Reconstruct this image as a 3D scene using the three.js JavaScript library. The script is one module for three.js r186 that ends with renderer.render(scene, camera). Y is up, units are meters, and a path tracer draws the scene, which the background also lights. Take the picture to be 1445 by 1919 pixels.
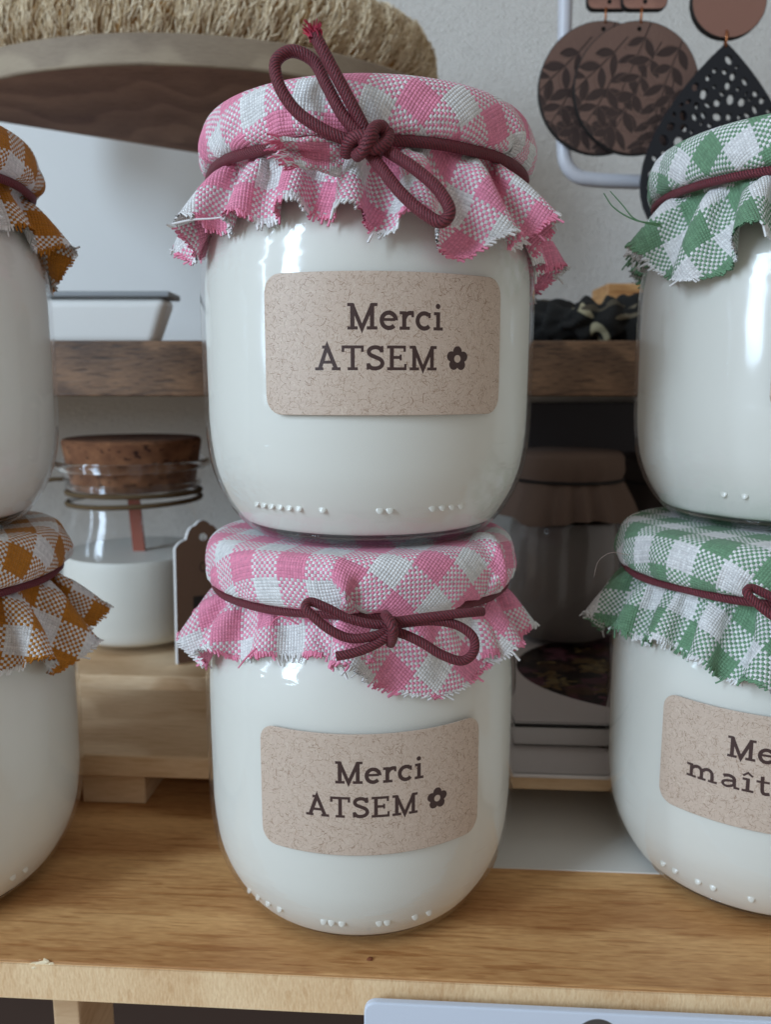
import * as THREE from 'three';
import { mergeGeometries } from 'three/addons/utils/BufferGeometryUtils.js';
import { ImprovedNoise } from 'three/addons/math/ImprovedNoise.js';
import { RoundedBoxGeometry } from 'three/addons/geometries/RoundedBoxGeometry.js';
import { RectAreaLightUniformsLib } from 'three/addons/lights/RectAreaLightUniformsLib.js';

// ------------------------------------------------------------------ camera, light, exposure
const scene = new THREE.Scene();
const FOCAL = 1500, EYE = 0.114, PITCH = THREE.MathUtils.degToRad(8.8);
const camera = new THREE.PerspectiveCamera(2 * Math.atan(959.5 / FOCAL) * 180 / Math.PI, 772 / 1024, 0.01, 20);
camera.position.set(0, EYE, 0);
camera.rotation.x = -PITCH;
camera.focus = 0.142;
camera.userData.fStop = 24;
scene.background = new THREE.Color().setRGB(0.33, 0.32, 0.305);      // the rest of the room, evenly dim
RectAreaLightUniformsLib.init();
const renderer = new THREE.WebGLRenderer({ antialias: true });
renderer.toneMapping = THREE.LinearToneMapping;
renderer.toneMappingExposure = 1.0;
renderer.shadowMap.enabled = true;
const DAYLIGHT = [0.63, 0.81, 1.0];
const WINDOWS = [   // what the glass mirrors: a tall window at the left front and a narrow one farther to the side
  { azimuth: 50, elevation: 20, distance: 1.35, width: 0.24, height: 0.80, power: 22, label: 'tall white framed window at the left letting in cool daylight' },
  { azimuth: 70, elevation: 18, distance: 1.35, width: 0.05, height: 0.80, power: 18, label: 'narrow white framed window farther to the left side' },
];

// ------------------------------------------------------------------ helpers
const mm = 0.001, R = THREE.MathUtils.degToRad, V = (x, y, z) => new THREE.Vector3(x, y, z);
function rng(seed) { let a = seed >>> 0; return () => { a = (a + 0x6D2B79F5) | 0; let t = Math.imul(a ^ (a >>> 15), 1 | a); t = (t + Math.imul(t ^ (t >>> 7), 61 | t)) ^ t; return ((t ^ (t >>> 14)) >>> 0) / 4294967296; }; }
const perlin = new ImprovedNoise(), noise = (x, y = 0, z = 0) => perlin.noise(x, y, z);
const fbm = (x, y, z = 0, n = 4) => { let s = 0, a = 0.5; for (let i = 0; i < n; i++) { s += a * noise(x, y, z + i * 7.3); x *= 2.03; y *= 2.03; a *= 0.5; } return s; };
const clamp = (v, a, b) => Math.min(b, Math.max(a, v)), mix = (a, b, t) => a + (b - a) * t, step = (a, b, v) => { const t = clamp((v - a) / (b - a), 0, 1); return t * t * (3 - 2 * t); };
/** A point at a pixel of the photograph and a distance (metres) into the scene. */
function at(px, py, d) {
  const x = (px - 722.5) / FOCAL, y = (959.5 - py) / FOCAL, c = Math.cos(PITCH), s = Math.sin(PITCH), t = d / (c + y * s);
  return V(x * t, EYE + (y * c - s) * t, -d);
}
const taken = {};
function numbered(name) { const n = taken[name] = (taken[name] ?? -1) + 1; return n ? `${name}_${String(n).padStart(3, '0')}` : name; }
function thing(name, label, category, pos = V(0, 0, 0), turn = 0, group) {
  const o = new THREE.Group(); o.name = numbered(name); o.position.copy(pos); o.rotation.y = turn;
  o.userData = { label, category }; if (group) o.userData.group = group;
  scene.add(o); return o;
}
function part(name, geometry, material, parent, kind) {
  const m = new THREE.Mesh(geometry, material); m.name = name; m.castShadow = m.receiveShadow = true;
  if (kind) m.userData.kind = kind;
  parent.add(m); return m;
}
function structure(name, geometry, material) { const m = part(numbered(name), geometry, material, scene, 'structure'); return m; }
function dataTexture(w, h, fn, srgb = true, repeat = true) {
  const d = new Uint8Array(w * h * 4), c = [0, 0, 0];
  for (let y = 0; y < h; y++) for (let x = 0; x < w; x++) { fn(x, y, c); const i = (y * w + x) * 4; d[i] = clamp(c[0], 0, 255); d[i + 1] = clamp(c[1], 0, 255); d[i + 2] = clamp(c[2], 0, 255); d[i + 3] = 255; }
  const t = new THREE.DataTexture(d, w, h); t.magFilter = THREE.LinearFilter; t.minFilter = THREE.LinearMipmapLinearFilter; t.generateMipmaps = true;
  if (repeat) t.wrapS = t.wrapT = THREE.RepeatWrapping;
  if (srgb) t.colorSpace = THREE.SRGBColorSpace;
  t.needsUpdate = true; return t;
}
function canvasTexture(w, h, draw, srgb = true) {
  const c = document.createElement('canvas'); c.width = w; c.height = h; draw(c.getContext('2d'), w, h);
  const t = new THREE.CanvasTexture(c); if (srgb) t.colorSpace = THREE.SRGBColorSpace; t.anisotropy = 8; return t;
}
const std = (o) => new THREE.MeshStandardMaterial({ roughness: 0.7, metalness: 0, ...o });
const phys = (o) => new THREE.MeshPhysicalMaterial({ roughness: 0.5, metalness: 0, ...o });
function tube(points, r, seg, sides = 10, closed = false, taper) {
  const curve = new THREE.CatmullRomCurve3(points, closed, 'centripetal'), g = new THREE.TubeGeometry(curve, seg, r, sides, closed);
  const len = curve.getLength(), uv = g.attributes.uv; for (let i = 0; i < uv.count; i++) uv.setXY(i, uv.getX(i) * len, uv.getY(i) * Math.PI * 2 * r);
  if (taper) { const p = g.attributes.position; for (let i = 0; i <= seg; i++) { const c = curve.getPointAt(i / seg), f = taper(i / seg); for (let j = 0; j <= sides; j++) { const k = i * (sides + 1) + j, v = V(0, 0, 0).fromBufferAttribute(p, k).sub(c).multiplyScalar(f).add(c); p.setXYZ(k, v.x, v.y, v.z); } } }
  return g;
}
/** Box with uv in metres: u along the longest side. */
function plank(w, h, d, r = 0.0008) {
  const g = new RoundedBoxGeometry(w, h, d, 2, r), p = g.attributes.position, n = g.attributes.normal, uv = g.attributes.uv;
  for (let i = 0; i < p.count; i++) {
    const x = p.getX(i), y = p.getY(i), z = p.getZ(i), ax = Math.abs(n.getX(i)), ay = Math.abs(n.getY(i)), az = Math.abs(n.getZ(i));
    if (ay >= ax && ay >= az) uv.setXY(i, x, z); else if (az >= ax) uv.setXY(i, x, y + d); else uv.setXY(i, z, y);
  }
  return g;
}
const move = (g, x, y, z) => g.translate(x, y, z);

// ------------------------------------------------------------------ textures and materials
/** Wood with the grain along u; size in metres of the tile. */
function wood(seed, size, light, dark, o = {}) {
  const W = 1024, H = 1024, { rings = 9, wave = 0.5, pores = 0.5, fine = 0.5, poreLen = 4, poreRows = 130, contrast = 1 } = o;
  const put = (x, y, c) => {
    const u = x / W, v = y / H, a = u * Math.PI * 2, cx = Math.cos(a) * 0.6, cy = Math.sin(a) * 0.6;
    const bend = wave * (noise(cx + seed, cy, v * 1.7) + 0.4 * noise(cx * 2.2, cy * 2.2 + seed, v * 4));
    const t = v * rings + bend, s = t - Math.floor(t);
    const ring = step(0.0, 0.75, s) * (1 - step(0.82, 1, s));
    const fibre = noise(cx * 9, cy * 9 + seed, v * 210), fibre2 = noise(cx * 22 + 3, cy * 22, v * 420 + seed);
    const p = noise(cx * poreLen + 5, cy * poreLen + seed, v * poreRows), p2 = noise(cx * poreLen * 2.1 + 2, cy * poreLen * 2.1 + seed, v * poreRows * 2.3 + 40);
    const pore = pores * Math.max(step(0.26, 0.5, p), 0.7 * step(0.3, 0.5, p2));
    const k = clamp(contrast * (0.40 * ring + 0.34 * noise(cx * 1.1 + 9, cy * 1.1, v * 9 + seed)) + 0.14 + fine * (0.26 * fibre + 0.18 * fibre2) + pore, 0, 1);
    for (let i = 0; i < 3; i++) c[i] = mix(light[i], dark[i], k);
    return [k, pore, fibre];
  };
  const map = dataTexture(W, H, put), tmp = [0, 0, 0];
  const bump = dataTexture(W, H, (x, y, c) => { const [k, pore, f] = put(x, y, tmp); c[0] = c[1] = c[2] = 150 + 45 * f - 110 * pore - 20 * k; }, false);
  for (const t of [map, bump]) t.repeat.set(1 / size, 1 / size);
  return { map, bumpMap: bump };
}
const M = {};
M.pine = std({ ...wood(3.1, 0.16, [222, 172, 114], [160, 104, 56], { rings: 8, wave: 0.35, pores: 0.34, fine: 0.85, poreLen: 2.6, poreRows: 120, contrast: 0.95 }), bumpScale: 0.00022, roughness: 0.55 });
M.pineEnd = std({ ...wood(8.4, 0.05, [246, 214, 170], [208, 162, 114], { rings: 3, wave: 0.4, pores: 0.2, fine: 0.9, poreLen: 3, poreRows: 60, contrast: 0.5 }), bumpScale: 0.0002, roughness: 0.75 });
M.slat = std({ ...wood(5.7, 0.2, [234, 204, 166], [186, 146, 104], { rings: 6, wave: 1.4, pores: 0.2 }), bumpScale: 0.0002, roughness: 0.65 });
M.brownWood = std({ ...wood(12.2, 0.14, [140, 106, 78], [62, 44, 33], { rings: 5, wave: 1.3, pores: 0.42, poreLen: 5, poreRows: 130, fine: 0.8 }), bumpScale: 0.00018, roughness: 0.5 });
M.roundShelfEdge = std({ ...wood(21.4, 0.1, [160, 143, 120], [116, 99, 82], { rings: 3, wave: 0.6, pores: 0.1, fine: 0.5 }), bumpScale: 0.0001, roughness: 0.7 });
M.underside = std({ ...wood(31.9, 0.12, [170, 134, 112], [114, 82, 68], { rings: 4, wave: 1, pores: 0.2, fine: 0.8 }), bumpScale: 0.0003, roughness: 0.85 });
M.earringWood = std({ ...wood(41.9, 0.03, [164, 118, 100], [108, 72, 60], { rings: 5, wave: 0.4, pores: 0.3, fine: 0.6 }), bumpScale: 0.00008, roughness: 0.7 });
M.wall = (() => {
  const bump = dataTexture(512, 512, (x, y, c) => { const a = Math.sin(x / 512 * Math.PI * 2 * 20 + 2.2 * noise(x * 0.06, y * 0.06, 1)), b = Math.sin(y / 512 * Math.PI * 2 * 20 + 2.2 * noise(x * 0.06, y * 0.06, 5)); c[0] = c[1] = c[2] = 128 + 42 * a * b + 70 * noise(x * 0.13, y * 0.13, 3); }, false);
  bump.repeat.set(1 / 0.05, 1 / 0.05);
  return std({ color: new THREE.Color().setRGB(0.72, 0.685, 0.63), bumpMap: bump, bumpScale: 0.0013, roughness: 0.85 });
})();
M.wax = std({ color: new THREE.Color().setRGB(0.75, 0.735, 0.665), roughness: 0.55 });
M.glass = (() => {   // pressed glass: a little wavy, with fine scuffs
  const bump = dataTexture(512, 512, (x, y, c) => { c[0] = c[1] = c[2] = 128 + 90 * noise(x * 0.012, y * 0.02, 2) + 34 * noise(x * 0.05, y * 0.06, 5); }, false), rough = dataTexture(512, 512, (x, y, c) => { c[0] = c[1] = c[2] = 150 + 120 * fbm(x * 0.02, y * 0.03, 4); }, false);
  bump.repeat.set(3, 2); rough.repeat.set(2, 1);
  return phys({ color: 0xffffff, transmission: 1, thickness: 0, ior: 1.5, roughness: 0.19, roughnessMap: rough, bumpMap: bump, bumpScale: 0.0002 });
})();
M.emboss = phys({ color: new THREE.Color().setRGB(0.75, 0.735, 0.665), roughness: 0.3, clearcoat: 0.5, clearcoatRoughness: 0.1 });
M.lid = std({ color: 0xd8d8d6, metalness: 0.9, roughness: 0.35 });

/** Gingham: plain weave of coloured and white yarns, 10 yarns to a 6 mm check, 24 mm tile. */
const TILE = 0.024, YARNS = 40, PER = 10;
function weave(color, white, seed) {
  const S = 1024, r = rng(seed), vw = [], vf = [];
  for (let i = 0; i < YARNS; i++) { vw.push(0.93 + 0.1 * r()); vf.push(0.93 + 0.1 * r()); }
  return dataTexture(S, S, (x, y, c) => {
    const fx = x / S * YARNS + 0.10 * noise(y * 0.03, 7, seed), fy = y / S * YARNS + 0.10 * noise(x * 0.03, 3, seed), i = ((Math.floor(fx) % YARNS) + YARNS) % YARNS, j = ((Math.floor(fy) % YARNS) + YARNS) % YARNS;
    const up = (i + j) % 2 === 0, tone = up ? Math.floor(i / PER) % 2 : Math.floor(j / PER) % 2;
    const fleck = 1 + 0.10 * noise(x * 0.2, y * 0.2, seed) + 0.05 * noise(x * 0.02, y * 0.02, 4);
    const v = (up ? vw[i] : vf[j]) * fleck, k = tone ? color : white;
    for (let n = 0; n < 3; n++) c[n] = k[n] * v;
  });
}
const weaveBump = dataTexture(1024, 1024, (x, y, c) => {
  const fx = x / 1024 * YARNS + 0.10 * noise(y * 0.03, 7, 1), fy = y / 1024 * YARNS + 0.10 * noise(x * 0.03, 3, 1), a = fx - Math.floor(fx) - 0.5, b = fy - Math.floor(fy) - 0.5;
  const up = (Math.floor(fx) + Math.floor(fy)) % 2 === 0, across = up ? a : b, along = up ? b : a;
  const h = Math.sqrt(Math.max(0, 1 - Math.pow(across * 2, 2))) * (0.55 + 0.45 * Math.cos(along * Math.PI));
  c[0] = c[1] = c[2] = 20 + 215 * h + 18 * noise(x * 0.25, y * 0.25, 2);
}, false);
const clothMaterial = (color, seed) => phys({ map: weave(color, [240, 238, 236], seed), bumpMap: weaveBump, bumpScale: 0.00030, roughness: 0.95, sheen: 0.25, sheenRoughness: 0.6, sheenColor: new THREE.Color(0xffffff), side: THREE.DoubleSide });
const threadMaterial = std({ vertexColors: true, roughness: 0.95 });
const CLOTH = {
  pink: { color: [245, 150, 178], material: null }, mustard: { color: [190, 122, 34], material: null }, green: { color: [118, 156, 122], material: null },
};
Object.values(CLOTH).forEach((c, i) => { c.material = clothMaterial(c.color, 11 + i * 5); });
M.cord = (() => {
  const S = 256;
  const f = (x, y) => { const u = x / S * 8, v = y / S * 8, n = 0.25 * noise(x * 0.05, y * 0.05, 2); const s = u + v * 0.55 + n; return Math.pow(Math.abs(Math.sin(s * Math.PI)), 0.6) * (0.8 + 0.2 * Math.abs(Math.sin((v - u * 0.3) * Math.PI * 2))); };
  const map = dataTexture(S, S, (x, y, c) => { const k = f(x, y) * (0.9 + 0.25 * noise(x * 0.1, y * 0.1, 9)); c[0] = mix(44, 132, k); c[1] = mix(12, 46, k); c[2] = mix(20, 56, k); });
  const bump = dataTexture(S, S, (x, y, c) => { c[0] = c[1] = c[2] = 255 * f(x, y); }, false);
  for (const t of [map, bump]) t.repeat.set(1 / 0.0044, 1 / 0.0044);
  return phys({ map, bumpMap: bump, bumpScale: 0.00016, roughness: 0.6, sheen: 0.3, sheenColor: new THREE.Color(0xd08890) });
})();

// ------------------------------------------------------------------ label print
/** Slab letters drawn with a pen: every glyph is a list of strokes in units of the cap height, baseline 0. */
const GLYPH = (() => {
  const arc = (cx, cy, rx, ry, a, b, n = 18) => Array.from({ length: n + 1 }, (_, i) => { const t = R(a + (b - a) * i / n); return [cx + rx * Math.cos(t), cy + ry * Math.sin(t)]; });
  const bar = (x0, x1, y) => ({ p: [[x0, y], [x1, y]], w: 0.12 }), x = 0.70, ser = 0.06;
  return {
    M: { w: 1.22, s: [{ p: [[0.24, 0.03], [0.24, 0.97]] }, { p: [[0.98, 0.03], [0.98, 0.97]] }, { p: [[0.22, 0.97], [0.6, 0.04], [1.0, 0.97]], w: 0.15 }, bar(0.05, 0.44, ser), bar(0.78, 1.18, ser), bar(0.05, 0.28, 1 - ser), bar(0.94, 1.18, 1 - ser)] },
    A: { w: 1.02, s: [{ p: [[0.18, 0.03], [0.5, 0.96], [0.86, 0.03]] }, { p: [[0.26, 0.33], [0.76, 0.33]], w: 0.12 }, bar(0.0, 0.34, ser), bar(0.68, 1.03, ser), bar(0.30, 0.54, 1 - ser)] },
    T: { w: 0.94, s: [{ p: [[0.47, 0.03], [0.47, 0.97]] }, bar(0.04, 0.90, 1 - ser), bar(0.27, 0.67, ser), { p: [[0.09, 1], [0.09, 0.74]], w: 0.11 }, { p: [[0.85, 1], [0.85, 0.74]], w: 0.11 }] },
    S: { w: 0.78, s: [{ p: [[0.66, 0.74], [0.60, 0.88], [0.42, 0.94], [0.22, 0.90], [0.12, 0.76], [0.18, 0.62], [0.40, 0.53], [0.62, 0.43], [0.69, 0.27], [0.60, 0.12], [0.40, 0.06], [0.20, 0.09], [0.10, 0.26]], smooth: true }, { p: [[0.66, 0.98], [0.66, 0.72]], w: 0.1 }, { p: [[0.10, 0.02], [0.10, 0.28]], w: 0.1 }] },
    E: { w: 0.88, s: [{ p: [[0.24, 0.03], [0.24, 0.97]] }, bar(0.05, 0.78, 1 - ser), bar(0.05, 0.80, ser), { p: [[0.24, 0.52], [0.60, 0.52]], w: 0.12 }, { p: [[0.75, 1], [0.75, 0.75]], w: 0.1 }, { p: [[0.78, 0], [0.78, 0.26]], w: 0.1 }, { p: [[0.59, 0.40], [0.59, 0.64]], w: 0.09 }] },
    e: { w: 0.72, s: [{ p: [[0.11, 0.38], [0.62, 0.38]], w: 0.11 }, { p: [[0.63, 0.36], ...arc(0.37, 0.35, 0.27, 0.29, 8, 318)] }] },
    r: { w: 0.62, s: [{ p: [[0.22, 0.03], [0.22, x]] }, bar(0.04, 0.44, ser), bar(0.04, 0.24, x - ser), { p: [[0.22, 0.42], [0.30, 0.58], [0.42, 0.645], [0.58, 0.63]], smooth: true }, { p: [[0.55, 0.68], [0.55, 0.48]], w: 0.1 }] },
    c: { w: 0.70, s: [{ p: arc(0.37, 0.35, 0.27, 0.29, 48, 318) }, { p: [[0.58, 0.66], [0.58, 0.46]], w: 0.1 }] },
    i: { w: 0.44, s: [{ p: [[0.22, 0.03], [0.22, x]] }, bar(0.03, 0.42, ser), bar(0.04, 0.24, x - ser)], dot: [0.21, 0.92, 0.10] },
    'î': { w: 0.44, s: [{ p: [[0.22, 0.03], [0.22, x]] }, bar(0.03, 0.42, ser), bar(0.04, 0.24, x - ser), { p: [[0.05, 0.80], [0.21, 0.97], [0.37, 0.80]], w: 0.10 }] },
    m: { w: 1.20, s: [{ p: [[0.22, 0.03], [0.22, x]] }, bar(0.04, 0.40, ser), bar(0.04, 0.24, x - ser), { p: [[0.22, 0.46], [0.34, 0.61], [0.48, 0.63], [0.58, 0.52], [0.60, 0.36], [0.60, 0.03]], smooth: true }, bar(0.46, 0.76, ser), { p: [[0.60, 0.46], [0.72, 0.61], [0.86, 0.63], [0.96, 0.52], [0.98, 0.36], [0.98, 0.03]], smooth: true }, bar(0.84, 1.16, ser)] },
    a: { w: 0.72, s: [{ p: [[0.14, 0.56], [0.24, 0.63], [0.40, 0.63], [0.51, 0.54], [0.52, 0.38], [0.52, 0.10]], smooth: true }, { p: [[0.52, 0.40], [0.30, 0.38], [0.14, 0.29], [0.12, 0.16], [0.22, 0.06], [0.38, 0.09], [0.52, 0.22]], smooth: true, w: 0.13 }, bar(0.50, 0.70, ser)] },
    t: { w: 0.52, s: [{ p: [[0.22, 0.92], [0.22, 0.20], [0.27, 0.08], [0.36, 0.05], [0.48, 0.09]], smooth: true }, { p: [[0.03, 0.64], [0.46, 0.64]], w: 0.11 }] },
    s: { w: 0.60, s: [{ p: [[0.47, 0.52], [0.42, 0.62], [0.29, 0.65], [0.14, 0.60], [0.12, 0.48], [0.28, 0.39], [0.44, 0.31], [0.50, 0.19], [0.42, 0.08], [0.27, 0.05], [0.12, 0.09], [0.08, 0.20]], smooth: true }] },
  };
})();
function write(ctx, text, x0, x1, base, cap) {
  let w = 0; for (const ch of text) w += GLYPH[ch].w + 0.02;
  const sx = (x1 - x0) / w; let x = x0;
  for (const ch of text) {
    const g = GLYPH[ch];
    for (const s of g.s) {
      const P = s.p.map(([a, b]) => [x + a * sx, base - b * cap]);
      ctx.lineWidth = (s.w ?? 0.165) * cap; ctx.lineJoin = 'miter'; ctx.miterLimit = 3; ctx.lineCap = 'butt';
      ctx.beginPath(); ctx.moveTo(...P[0]);
      if (s.smooth) { for (let i = 1; i < P.length - 1; i++) ctx.quadraticCurveTo(P[i][0], P[i][1], (P[i][0] + P[i + 1][0]) / 2, (P[i][1] + P[i + 1][1]) / 2); ctx.lineTo(...P[P.length - 1]); }
      else for (let i = 1; i < P.length; i++) ctx.lineTo(...P[i]);
      ctx.stroke();
    }
    if (g.dot) { ctx.beginPath(); ctx.arc(x + g.dot[0] * sx, base - g.dot[1] * cap, g.dot[2] * cap, 0, 7); ctx.fill(); }
    x += (g.w + 0.02) * sx;
  }
}
function labelTexture(seed, lines, flower) {
  return canvasTexture(1380, 736, (ctx, W, H) => {
    const r = rng(seed);
    ctx.fillStyle = 'rgb(204,182,164)'; ctx.fillRect(0, 0, W, H);
    for (let i = 0; i < 9000; i++) { const v = r(); ctx.fillStyle = v < 0.5 ? `rgba(160,136,112,${0.25 * r()})` : `rgba(216,200,180,${0.3 * r()})`; const s = 1 + 5 * r(); ctx.fillRect(r() * W, r() * H, s * (1 + r()), s * 0.7); }
    for (let i = 0; i < 6000; i++) {
      const x = r() * W, y = r() * H, a = r() * 6.283, l = 10 + 48 * r() * r(), k = (r() - 0.5) * 1.8, v = r();
      ctx.strokeStyle = v < 0.46 ? `rgba(118,86,64,${0.22 + 0.4 * r()})` : v < 0.62 ? `rgba(150,112,82,${0.4 * r()})` : `rgba(226,212,194,${0.18 + 0.4 * r()})`;
      ctx.lineWidth = 1.4 + 2.6 * r() * r(); ctx.beginPath(); ctx.moveTo(x, y);
      ctx.quadraticCurveTo(x + Math.cos(a) * l * 0.5, y + Math.sin(a) * l * 0.5, x + Math.cos(a + k) * l, y + Math.sin(a + k) * l); ctx.stroke();
    }
    for (let i = 0; i < 70; i++) { ctx.fillStyle = `rgba(84,56,40,${0.3 + 0.5 * r()})`; ctx.beginPath(); ctx.ellipse(r() * W, r() * H, 1 + 3 * r(), 1 + 2 * r(), r() * 3, 0, 7); ctx.fill(); }
    ctx.strokeStyle = ctx.fillStyle = 'rgb(66,44,40)';
    for (const [text, x0, x1, base, cap] of lines) write(ctx, text, x0 * W, x1 * W, base * H, cap * H);
    if (flower) {
      const [fx, fy, fr] = [flower[0] * W, flower[1] * H, flower[2] * W];
      ctx.beginPath(); for (let k = 0; k < 5; k++) { const a = -Math.PI / 2 + k * Math.PI * 0.4; ctx.moveTo(fx, fy); ctx.arc(fx + Math.cos(a) * fr * 0.6, fy + Math.sin(a) * fr * 0.6, fr * 0.42, 0, 7); } ctx.fill();
      ctx.beginPath(); ctx.arc(fx, fy, fr * 0.62, 0, 7); ctx.fill();
      ctx.fillStyle = 'rgb(200,178,160)'; ctx.beginPath(); ctx.arc(fx, fy, fr * 0.31, 0, 7); ctx.fill();
    }
  });
}
const paperBump = dataTexture(512, 512, (x, y, c) => { c[0] = c[1] = c[2] = 128 + 90 * noise(x * 0.11, y * 0.11, 3) + 60 * noise(x * 0.3, y * 0.3, 8); }, false);
paperBump.repeat.set(3, 1.6);

// ------------------------------------------------------------------ the jar
/** Outer radius of the glass by height, millimetres. */
const PROFILE = [[0, 22.5], [0.4, 24.0], [1.5, 26.0], [3.4, 28.1], [5.7, 29.9], [8.4, 31.5], [11.4, 32.8], [14.2, 33.7], [17.1, 34.25], [22.7, 34.85], [30, 35], [50, 35], [54, 34.75], [58, 34.1], [61.5, 33.1], [64.5, 31.6], [67, 30.3], [69, 29.6], [78, 29.6]];
function radiusAt(y) {
  for (let i = 1; i < PROFILE.length; i++) if (y <= PROFILE[i][0]) { const [a, ra] = PROFILE[i - 1], [b, rb] = PROFILE[i]; return mix(ra, rb, clamp((y - a) / (b - a), 0, 1)); }
  return 29.6;
}
const lathe = (pts, seg = 128) => new THREE.LatheGeometry(pts.map(([y, r]) => new THREE.Vector2(r * mm, y * mm)), seg);
const smoothProfile = (pts, n) => { const c = new THREE.CatmullRomCurve3(pts.map(([y, r]) => V(r, y, 0)), false, 'centripetal'); return c.getPoints(n).map((p) => [p.y, Math.max(p.x, 0)]); };
const GLASS = lathe([[0.9, 0], [0.9, 18], [0.3, 20], [0, 21.4], ...smoothProfile(PROFILE, 90)]);
const WAX = lathe([[2.7, 0], [2.7, 24.4], ...smoothProfile([[2.9, 25.6], ...PROFILE.slice(3, 16).map(([y, r]) => [y, r - 1.0])], 70), [65.5, 29], [66, 0]]);
const BASE = lathe([[0.12, 0], [0.12, 20.6], [0.3, 22.4], [0.8, 23.9], [1.7, 25.4], [2.5, 26.0], [2.6, 25.4], [2.6, 0]]);
M.solidGlass = phys({ transmission: 1, thickness: 0.003, ior: 1.5, roughness: 0.05 });
const LID = lathe([[73.4, 32.2], [74, 33.0], [80, 33.0], [81.6, 32.4], [82.6, 31], [82.8, 28], [82.8, 0]], 64);
const CORD_Y = 72.3;

/** Cloth laid on the lid, tied under it and left to hang: position based dynamics, millimetres. */
function drape({ seed, half, round, turn, off = [0, 0], steps = 430 }) {
  const N = 73, n2 = N * N, r = rng(seed), P = new Float64Array(n2 * 3), Q = new Float64Array(n2 * 3), U = new Float64Array(n2), W = new Float64Array(n2), ring = [];
  const ct = Math.cos(turn), st = Math.sin(turn), ox = (r() - 0.5) * 3, oy = (r() - 0.5) * 3;
  for (let j = 0; j < N; j++) for (let i = 0; i < N; i++) {
    const s = i / (N - 1) * 2 - 1, t = j / (N - 1) * 2 - 1, k = j * N + i;
    const wob = 1 + 0.02 * noise(s * 2.5 + seed, t * 2.5, 4);
    const u = half * wob * s * (1 - round + round * Math.sqrt(1 - t * t / 2)) + ox * s * s, w = half * wob * t * (1 - round + round * Math.sqrt(1 - s * s / 2)) + oy * t * t;
    U[k] = u; W[k] = w;
    P[k * 3] = u * ct + w * st + off[0]; P[k * 3 + 2] = -u * st + w * ct + off[1];
    P[k * 3 + 1] = 83.4 + 0.8 * noise(u * 0.09, w * 0.09, seed * 1.3) * step(30, 50, Math.hypot(u, w));
    const m = Math.hypot(P[k * 3], P[k * 3 + 2]); if (m > 43.0 && m < 46.2) ring.push(k);
  }
  Q.set(P);
  const C = [];
  const link = (a, b, ks, kc) => { C.push(a, b, Math.hypot(U[a] - U[b], W[a] - W[b]), ks, kc); };
  for (let j = 0; j < N; j++) for (let i = 0; i < N; i++) {
    const k = j * N + i;
    if (i + 1 < N) link(k, k + 1, 0.95, 0.55);
    if (j + 1 < N) link(k, k + N, 0.95, 0.55);
    if (i + 1 < N && j + 1 < N) { link(k, k + N + 1, 0.35, 0.2); link(k + 1, k + N, 0.35, 0.2); }
    if (i + 2 < N) link(k, k + 2, 0.3, 0.10);
    if (j + 2 < N) link(k, k + 2 * N, 0.3, 0.10);
    if (i + 4 < N) link(k, k + 4, 0.12, 0.06);
    if (j + 4 < N) link(k, k + 4 * N, 0.12, 0.06);
  }
  const D = new Float64Array(C), nC = D.length / 5, T = 0.35, grav = 9800 * 0.004 * 0.004;
  for (let step_ = 0; step_ < steps; step_++) {
    for (let k = 0; k < n2; k++) for (let c = 0; c < 3; c++) { const a = k * 3 + c, v = (P[a] - Q[a]) * 0.965; Q[a] = P[a]; P[a] += v - (c === 1 ? (step_ < 250 ? grav : 0.12 * grav) : 0); }
    const tight = step_ < 110 ? 99 : mix(52, 30.6, clamp((step_ - 110) / 150, 0, 1));
    for (let it = 0; it < 7; it++) {
      for (let e0 = 0; e0 < nC; e0++) {
        const e = (((step_ + it) & 1) ? nC - 1 - e0 : e0) * 5, a = D[e] * 3, b = D[e + 1] * 3, dx = P[b] - P[a], dy = P[b + 1] - P[a + 1], dz = P[b + 2] - P[a + 2];
        const l = Math.sqrt(dx * dx + dy * dy + dz * dz) || 1e-9, d = l - D[e + 2], f = 0.5 * (d > 0 ? D[e + 3] : D[e + 4]) * d / l;
        P[a] += dx * f; P[a + 1] += dy * f; P[a + 2] += dz * f; P[b] -= dx * f; P[b + 1] -= dy * f; P[b + 2] -= dz * f;
      }
      if (tight < 90) for (const k of ring) {
        const x = P[k * 3], z = P[k * 3 + 2], p = Math.hypot(x, z); P[k * 3 + 1] += (CORD_Y - P[k * 3 + 1]) * 0.25;
        if (p > tight) { P[k * 3] *= tight / p; P[k * 3 + 2] *= tight / p; }
      }
      for (let k = 0; k < n2; k++) {
        const x = P[k * 3], y = P[k * 3 + 1], z = P[k * 3 + 2], p = Math.hypot(x, z) || 1e-6; let np = p, ny = y;
        if (y > 79.6) {
          if (p <= 30) { if (y < 83 + T) ny = 83 + T; }
          else { const a = p - 30, b = y - 79.6, l = Math.hypot(a, b); if (l < 3.4 + T) { np = 30 + a / l * (3.4 + T); ny = 79.6 + b / l * (3.4 + T); } }
        } else { const rr = (y > 73.8 ? 33.6 : y > 72.2 ? mix(29.8, 33.6, (y - 72.2) / 1.6) : radiusAt(Math.max(y, 0))) + T; if (p < rr) np = rr; }
        if (np !== p || ny !== y) {
          P[k * 3] *= np / p; P[k * 3 + 2] *= np / p; P[k * 3 + 1] = ny;
          if (it === 6) for (let c = 0; c < 3; c++) Q[k * 3 + c] = mix(Q[k * 3 + c], P[k * 3 + c], 0.55);
        }
      }
    }
  }
  return { N, P, U, W };
}
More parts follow.
